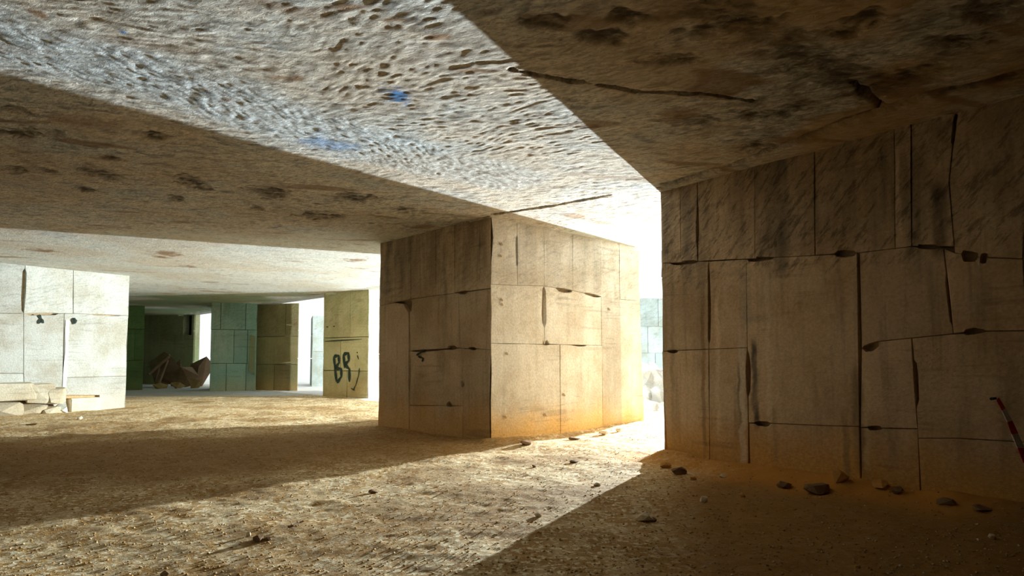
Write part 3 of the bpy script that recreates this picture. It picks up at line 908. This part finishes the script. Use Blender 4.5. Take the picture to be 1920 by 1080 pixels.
# thick edge of the roof along the open side
ed = np.array([-EDGE_N[1], EDGE_N[0]])
p0 = RC + EDGE_N * .06 - ed * 14; p1 = RC + EDGE_N * .06 + ed * 36
bm = bmesh.new()
vs = [bm.verts.new((*(p + EDGE_N * w), z)) for w in (0, .8) for p, z in ((p0, H + .02), (p1, H + .02), (p1, H + 2.5), (p0, H + 2.5))]
for q in ((0, 1, 2, 3), (7, 6, 5, 4), (4, 5, 1, 0), (5, 6, 2, 1), (6, 7, 3, 2), (7, 4, 0, 3)): bm.faces.new([vs[i] for i in q])
bmesh.ops.recalc_face_normals(bm, faces=bm.faces)
tag(bm_obj('trim_1', bm, M_L), 'thick rock edge of the roof along the open side', kind='structure')

# ------------------------------------------------------------------ outdoors in the gap
oa, ob = at_depth(1195, 680, 46)[:2], at_depth(1262, 680, 46)[:2]
stack = empty('stone_stack', 'grey green cut stone stack outdoors in the gap between two pillars', 'stone stack', (*((oa + ob) / 2 + np.array([0, 1.5])), 0), kind='thing')
htop = float(at_depth(1220, 559, 46)[2])
core([oa, ob, ob + np.array([0, 3]), oa + np.array([0, 3])], stack, M_GREY, top=htop - .1)
fo = Face(oa, ob)
for r, (a, b) in enumerate(((-.3, 2.0), (2.0, 4.0), (4.0, htop))):
    us = [(0, fo.L * .5, fo.L), (0, fo.L * .3, fo.L * .75, fo.L), (0, fo.L * .6, fo.L)][r]
    for u_, w_ in zip(us[:-1], us[1:]):
        block(fo, [(u_, a), (w_, a), (w_, b), (u_, b)], stack, M_GREY, joint=.02, top=99)


def chunk(name, size, seed, mat, flat=1., n=16, boxy=1.):
    """a broken stone: convex hull of scattered points, resting on z = 0"""
    r = random.Random(seed)
    bm = bmesh.new()
    for _ in range(n):
        v = Vector((r.gauss(0, 1), r.gauss(0, 1), r.gauss(0, 1))).normalized()
        v = Vector([math.copysign(abs(q) ** boxy, q) for q in v])
        k = r.uniform(.8, 1.)
        bm.verts.new((v.x * size[0] / 2 * k, v.y * size[1] / 2 * k, v.z * size[2] / 2 * k * flat))
    res = bmesh.ops.convex_hull(bm, input=bm.verts)
    bmesh.ops.delete(bm, geom=[g for g in res['geom_interior'] if isinstance(g, bmesh.types.BMVert)], context='VERTS')
    zmin = min(v.co.z for v in bm.verts)
    for v in bm.verts: v.co.z -= zmin
    bmesh.ops.recalc_face_normals(bm, faces=bm.faces)
    return bm_obj(name, bm, mat)


def stone(px, py, wpx, hpx, mat, label, name='loose_stone', cat='stone', sink=.15, seed=None, group=None, depth=None, rot=None):
    p = at_z(px, py, .03) if depth is None else at_depth(px, py, depth)
    dep = p[1]
    w, h = wpx * dep / FPX, hpx * dep / FPX
    sd = seed if seed is not None else int(px * 7 + py)
    o = chunk(name, (w, w * .8, h * 1.15), sd, mat)
    o.location = (p[0], p[1], (ground(p[0], p[1]) if depth is None else p[2]) - h * sink)
    o.rotation_euler = (0, 0, (sd % 10) * .2 - 1 if rot is None else rot)
    return tag(o, label, cat, group)


# white boulders outdoors
G = 'white boulders outdoors in the gap'
for px, py, w, h, dep, lb in [(1208, 735, 34, 40, 21.5, 'white boulder low in the gap, next to the middle pillar'), (1232, 738, 32, 36, 21.0, 'white boulder low in the gap, next to the dark right pillar'),
                              (1216, 706, 30, 30, 23, 'white boulder in the middle of the heap seen through the gap'), (1236, 704, 24, 26, 23.5, 'white boulder on the heap against the dark pillar edge'),
                              (1222, 686, 26, 22, 25, 'topmost white boulder of the heap below the grey stack'), (1218, 772, 40, 34, 19, 'lowest and nearest white boulder of the heap in the gap')]:
    p = at_depth(px, py + h / 2, dep)
    o = chunk('boulder', (w * dep / FPX, 1.0, h * dep / FPX), int(px + py), M_BOULDER)
    o.location = (p[0], p[1], max(p[2], -.05))
    tag(o, lb, 'boulder', G)
mb = chunk('rubble_mound', (3.2, 5.0, 2.0), 77, M_BOULDER, n=40); q = at_depth(1222, 760, 24); mb.location = (q[0], q[1] + 1, -.3)
tag(mb, 'white spoil mound under the boulders in the gap', 'mound')

# ------------------------------------------------------------------ foot of the left pillar
fo_ = fl
for i, (x, y, w, h, lb) in enumerate([(20, 736, 70, 34, 'long rough stone at the foot of the white pillar, leftmost of the top course'), (68, 738, 40, 36, 'square rough stone near the middle of the rubble footing'),
                                      (98, 742, 34, 30, 'rounded pale stone at the right end of the rubble footing'), (8, 768, 44, 26, 'low pale stone at the lower left of the rubble footing'),
                                      (52, 768, 42, 24, 'flat pale stone in the lower course of the rubble footing'), (90, 770, 30, 20, 'small pale stone low beside the white lime lump')]):
    u, v = fl.uv(x, y)
    dep = 18.2
    o = chunk('footing_stone', (w * 1.25 * dep / FPX, .7, h * 1.2 * dep / FPX), 300 + i, M_FOOT, n=34, boxy=.45)
    b = fl.xyz(u, 0, .14); v0_ = fl.uv(x, y + h / 2)[1]
    o.location = (b[0], b[1], v0_ if i < 3 else min(v0_, -.05))
    o.rotation_euler = (0, 0, math.atan2(fl.d[1], fl.d[0]))
    tag(o, lb, 'stone', 'rubble footing of the white pillar')
u, v = fl.uv(110, 770)
o = chunk('lime_lump', (.45, .4, .45), 411, M_LIME, n=20); b = fl.xyz(u, 0, .3); o.location = (b[0], b[1], -.06)
tag(o, 'white lump at the foot of the lime streak on the left pillar', 'stone')
# squared block standing in the niche
u0, _ = fl.uv(126, 760); u1, _ = fl.uv(184, 760); vt = fl.uv(150, 746)[1]
bm = bmesh.new(); bmesh.ops.create_cube(bm, size=1)
for v_ in bm.verts: v_.co = Vector((v_.co.x * (u1 - u0) + random.uniform(-.02, .02), v_.co.y * .5, (v_.co.z + .5) * (vt + .06)))
bmesh.ops.bevel(bm, geom=bm.edges[:], offset=.03, segments=2, affect='EDGES')
o = bm_obj('squared_stone', bm, M_STONE); b = fl.xyz((u0 + u1) / 2, 0, -.05); o.location = (b[0], b[1], -.06); o.rotation_euler = (0, 0, math.atan2(fl.d[1], fl.d[0]))
tag(o, 'squared tan stone block set in the dark niche of the white pillar', 'stone')

# ------------------------------------------------------------------ rubble in the dark hall
rb = [(290, 705, 34, 50, 34, 'dark jagged slab at the left of the rubble pile in the hall'), (318, 700, 46, 60, 34.5, 'tall dark slab in the middle of the rubble pile'),
      (345, 705, 40, 40, 34, 'dark broken block right of the tall slab'), (375, 700, 40, 62, 35, 'reddish dark rock heap under the white opening'),
      (335, 715, 30, 16, 32.5, 'low olive stone in front of the rubble pile'), (362, 716, 34, 18, 32.5, 'yellowish olive stone in front of the reddish heap'), (300, 718, 26, 12, 32.5, 'small dark stone at the front edge of the pile'),
      (308, 690, 30, 72, 35.2, 'pointed dark rock rising behind the left slab of the pile'), (333, 692, 30, 64, 35.6, 'pointed dark rock behind the beam end in the pile')]
for i, (x, y, w, h, dep, lb) in enumerate(rb):
    p = at_depth(x, y, dep)
    o = chunk('rubble_rock', (w * 1.3 * dep / FPX, .9, h * 1.35 * dep / FPX), 500 + i, M_STONED if i < 4 or i > 6 else M_BROWN, n=9)
    o.location = (p[0], p[1], -.1); o.rotation_euler = (0, random.uniform(-.25, .25), .3 * i)
    tag(o, lb, 'rock', 'rubble pile in the dark hall')
for i, (a, b, lb) in enumerate([((292, 690), (330, 657), 'dark beam end leaning up out of the rubble pile'), ((300, 708), (318, 660), 'thin dark plank leaning on the rubble pile')]):
    A = Vector(at_depth(*a, 33.5)); B = Vector(at_depth(*b, 34.2)); d = B - A
    bm = bmesh.new(); bmesh.ops.create_cube(bm, size=1)
    for v_ in bm.verts: v_.co = Vector((v_.co.x * .22, v_.co.y * .14, (v_.co.z + .5) * d.length))
    bmesh.ops.bevel(bm, geom=bm.edges[:], offset=.02, segments=1, affect='EDGES')
    o = bm_obj('broken_beam', bm, M_STONED); o.location = A - d.normalized() * .5; o.rotation_euler = d.to_track_quat('Z', 'Y').to_euler()
    tag(o, lb, 'beam')

# ------------------------------------------------------------------ loose stones on the floor
for a in [
    (485, 1006, 30, 16, M_STONED, 'dark brown stone lying alone in the lit gravel strip'), (502, 1004, 16, 12, M_STONED, 'smaller dark stone touching the lone dark stone in the lit strip'),
    (466, 998, 12, 9, M_STONE, 'small pale stone left of the dark stone pair in the lit strip'),
    (1208, 966, 40, 18, M_STONE, 'largest pale stone on the shaded floor before the dark pillar'), (1226, 968, 18, 10, M_STONED, 'dark chip touching the largest pale stone on the shaded floor'),
    (1320, 936, 20, 14, M_STONE, 'pale fist-sized stone midway between the big pale stone and the pillar'), (1392, 926, 14, 10, M_STONEO, 'ochre stone below the pale streak of the dark pillar'),
    (1860, 1006, 16, 12, M_STONE, 'single pale stone far right on the darkest floor'),
    (1272, 884, 40, 20, M_STONED, 'dark rock against the dark pillar foot, nearest its lit corner'), (1248, 872, 26, 14, M_STONEO, 'ochre clod at the lit corner of the dark pillar'),
    (1300, 893, 18, 10, M_STONEO, 'ochre stone right of the dark rock at the pillar corner'), (1355, 892, 16, 8, M_STONE, 'flat pale chip at the dark pillar foot'),
    (1470, 908, 34, 16, M_STONED, 'dark flat rock at the pillar foot, left of the black rock'), (1530, 918, 60, 30, M_STONED, 'largest black rock at the foot of the dark pillar'),
    (1574, 916, 40, 30, M_STONEO, 'bright orange clod beside the largest black rock'), (1615, 912, 40, 18, M_STONED, 'dark slab right of the orange clod'),
    (1650, 926, 36, 18, M_STONEO, 'orange brown clod at the right end of the rubble line'), (1682, 932, 26, 18, M_STONED, 'grey brown stone at the right end of the rubble line'),
    (1770, 952, 40, 14, M_STONED, 'long dark stone at the pillar foot, well right of the orange clods'), (1840, 964, 44, 12, M_STONED, 'dark flat stone at the pillar foot near the striped tape'),
    (985, 834, 34, 10, M_STONED, 'dark flat stone at the foot of the pale pillar face, nearest its corner'), (1076, 821, 22, 9, M_STONED, 'dark stone at the foot of the pale pillar face, near its middle joint'),
    (1132, 813, 24, 10, M_STONE, 'pale stone heap piece at the foot of the pale pillar face'), (1160, 808, 16, 8, M_STONE, 'pale small stone near the right end of the pale pillar face'),
    (1000, 870, 14, 6, M_STONED, 'dark pebble in the lit strip below the middle pillar'), (1075, 862, 24, 6, M_STONED, 'dark flat chip in the lit strip between the two pillars'),
    (700, 917, 22, 9, M_STONED, 'dark chip near the upper edge of the lit strip'), (1010, 962, 20, 9, M_STONE, 'white stone at the shadow edge of the lit strip'), (1120, 905, 16, 8, M_STONE, 'pale stone by the shadow edge close to the dark pillar'),
    (310, 1068, 20, 12, M_STONED, 'dark stone at the bottom edge of the lit strip'), (60, 795, 24, 7, M_STONED, 'dark low stone on the sunlit floor before the white pillar'), (150, 785, 12, 8, M_STONE, 'pale stone in front of the squared tan block'),
]:
    stone(*a, group='loose stones on the floor')
A = Vector(at_z(540, 984, .05)); B = Vector(at_z(570, 974, .06))
bm = bmesh.new(); d = (B - A)
bmesh.ops.create_cone(bm, segments=7, radius1=.012, radius2=.006, depth=d.length, cap_ends=True)
bmesh.ops.subdivide_edges(bm, edges=[e for e in bm.edges if abs(e.verts[0].co.z - e.verts[1].co.z) > .01], cuts=3)
for v_ in bm.verts: v_.co.x += .012 * math.sin(v_.co.z * 30)
o = bm_obj('twig', bm, M_TWIG); o.location = (A + B) / 2; o.location.z = ground(o.location.x, o.location.y) + .035; o.rotation_euler = d.to_track_quat('Z', 'Y').to_euler()
tag(o, 'short dark twig lying in the lit gravel strip', 'twig')

# gravel: countless small pebbles
n = 16000
ux = []; cnt = 0
base = []
for k in range(6):
    bm = bmesh.new()
    r = random.Random(k)
    for _ in range(9):
        v = Vector((r.gauss(0, 1), r.gauss(0, 1), r.gauss(0, .7))).normalized() * r.uniform(.7, 1)
        bm.verts.new(v)
    res = bmesh.ops.convex_hull(bm, input=bm.verts)
    bmesh.ops.triangulate(bm, faces=bm.faces[:])
    bm.verts.index_update()
    base.append((np.array([v.co[:] for v in bm.verts]), np.array([[v.index for v in f.verts] for f in bm.faces])))
    bm.free()
pts = []
while len(pts) < n:
    yy = 4.0 + 14 * RNG.random() ** 1.6
    xx = RNG.uniform(-.86, .86) * yy
    if xx > 2.3 + (yy - 9.8) * -.77 + .0 and yy < 12: 
        if (np.array([xx, yy]) - RA) @ pd > -.05: continue
    if (np.array([xx, yy]) - NC) @ np.array([.675, -.738]) < 0 and (np.array([xx, yy]) - NC) @ np.array([-.70, -.714]) < 0: continue
    pts.append((xx, yy))
pts = np.array(pts)
gz = floor_z(pts[:, :1], pts[:, 1:])[0][:, 0]
V, Fc = [], []; off = 0
sz = .005 + .011 * RNG.random(n) ** 2.5
for i in range(n):
    bv, bf = base[i % 6]
    a = RNG.uniform(0, 6.28); ca, sa = math.cos(a), math.sin(a)
    v = bv * sz[i] * np.array([1.2, 1, .8])
    v = np.stack([v[:, 0] * ca - v[:, 1] * sa, v[:, 0] * sa + v[:, 1] * ca, v[:, 2]], 1) + [pts[i, 0], pts[i, 1], gz[i] + sz[i] * .3]
    V.append(v); Fc.append(bf + off); off += len(bv)
V = np.concatenate(V); Fc = np.concatenate(Fc)
me = bpy.data.meshes.new('gravel')
me.vertices.add(len(V)); me.vertices.foreach_set('co', V.astype(np.float32).ravel())
me.loops.add(Fc.size); me.loops.foreach_set('vertex_index', Fc.astype(np.int32).ravel())
me.polygons.add(len(Fc)); me.polygons.foreach_set('loop_start', np.arange(0, Fc.size, 3, dtype=np.int32))
me.update(calc_edges=True)
mg = Mat('gravel_pebbles')
c = mg.mix(mg.ramp(mg.noise(14, detail=2), .3, .5), (.84, .72, .48), (.46, .28, .10))
M_GRAVEL = mg.done(c)
tag(link('gravel', me, M_GRAVEL), 'fine pale and ochre gravel scattered over the earth floor', 'gravel', kind='stuff')

# ------------------------------------------------------------------ red and white barrier tape at the right
tape = empty('barrier_tape', 'red and white striped barrier tape slanting down the dark pillar at the right edge', 'tape', (*at_depth(1880, 760, 6.2)[:2], 0))
K = [(1870, 748, 6.45), (1882, 768, 6.38), (1893, 790, 6.3), (1903, 814, 6.22), (1914, 840, 6.12), (1926, 868, 6.0), (1945, 905, 5.9)]
pts = []
for (x0, y0, d0), (x1, y1, d1) in zip(K[:-1], K[1:]):
    for t in (0,):
        pts.append(Vector(at_depth(x0 + (x1 - x0) * t, y0 + (y1 - y0) * t, d0 + (d1 - d0) * t - .12)))
pts.append(Vector(at_depth(*K[-1])) - Vector((0, .12, 0)))
for i in range(len(pts) - 1):
    a, b = pts[i], pts[i + 1]; d = (b - a).normalized()
    def side(k):
        tw = .5 + .5 * math.sin(k * .7)
        s_ = d.cross(Vector((.3 * tw, -1, .4 * tw))).normalized()
        return s_ * (.026 + .022 * min(1, k / 3))
    s0, s1 = side(i), side(i + 1); nn = d.cross(s0).normalized() * .002
    sk = d * .02
    vs = [a - s0 - sk, a + s0 + sk, b + s1 + sk, b - s1 - sk]
    vs = [v - tape.location for v in vs]
    allv = [v + nn for v in vs] + [v - nn for v in vs]
    mesh_obj('red_stripe' if i % 2 == 0 else 'white_stripe', allv, [(0, 1, 2, 3), (7, 6, 5, 4), (0, 4, 5, 1), (1, 5, 6, 2), (2, 6, 7, 3), (3, 7, 4, 0)], M_RED if i % 2 == 0 else M_WHITE, tape)
bm = bmesh.new(); bmesh.ops.create_cone(bm, segments=8, radius1=.012, radius2=.016, depth=.14, cap_ends=True)
o = bm_obj('nail', bm, M_BLACK, tape); o.location = pts[0] + Vector((-.0, .05, .0)) - tape.location
o.rotation_euler = Vector((*fr.nrm, 0)).to_track_quat('Z', 'Y').to_euler()
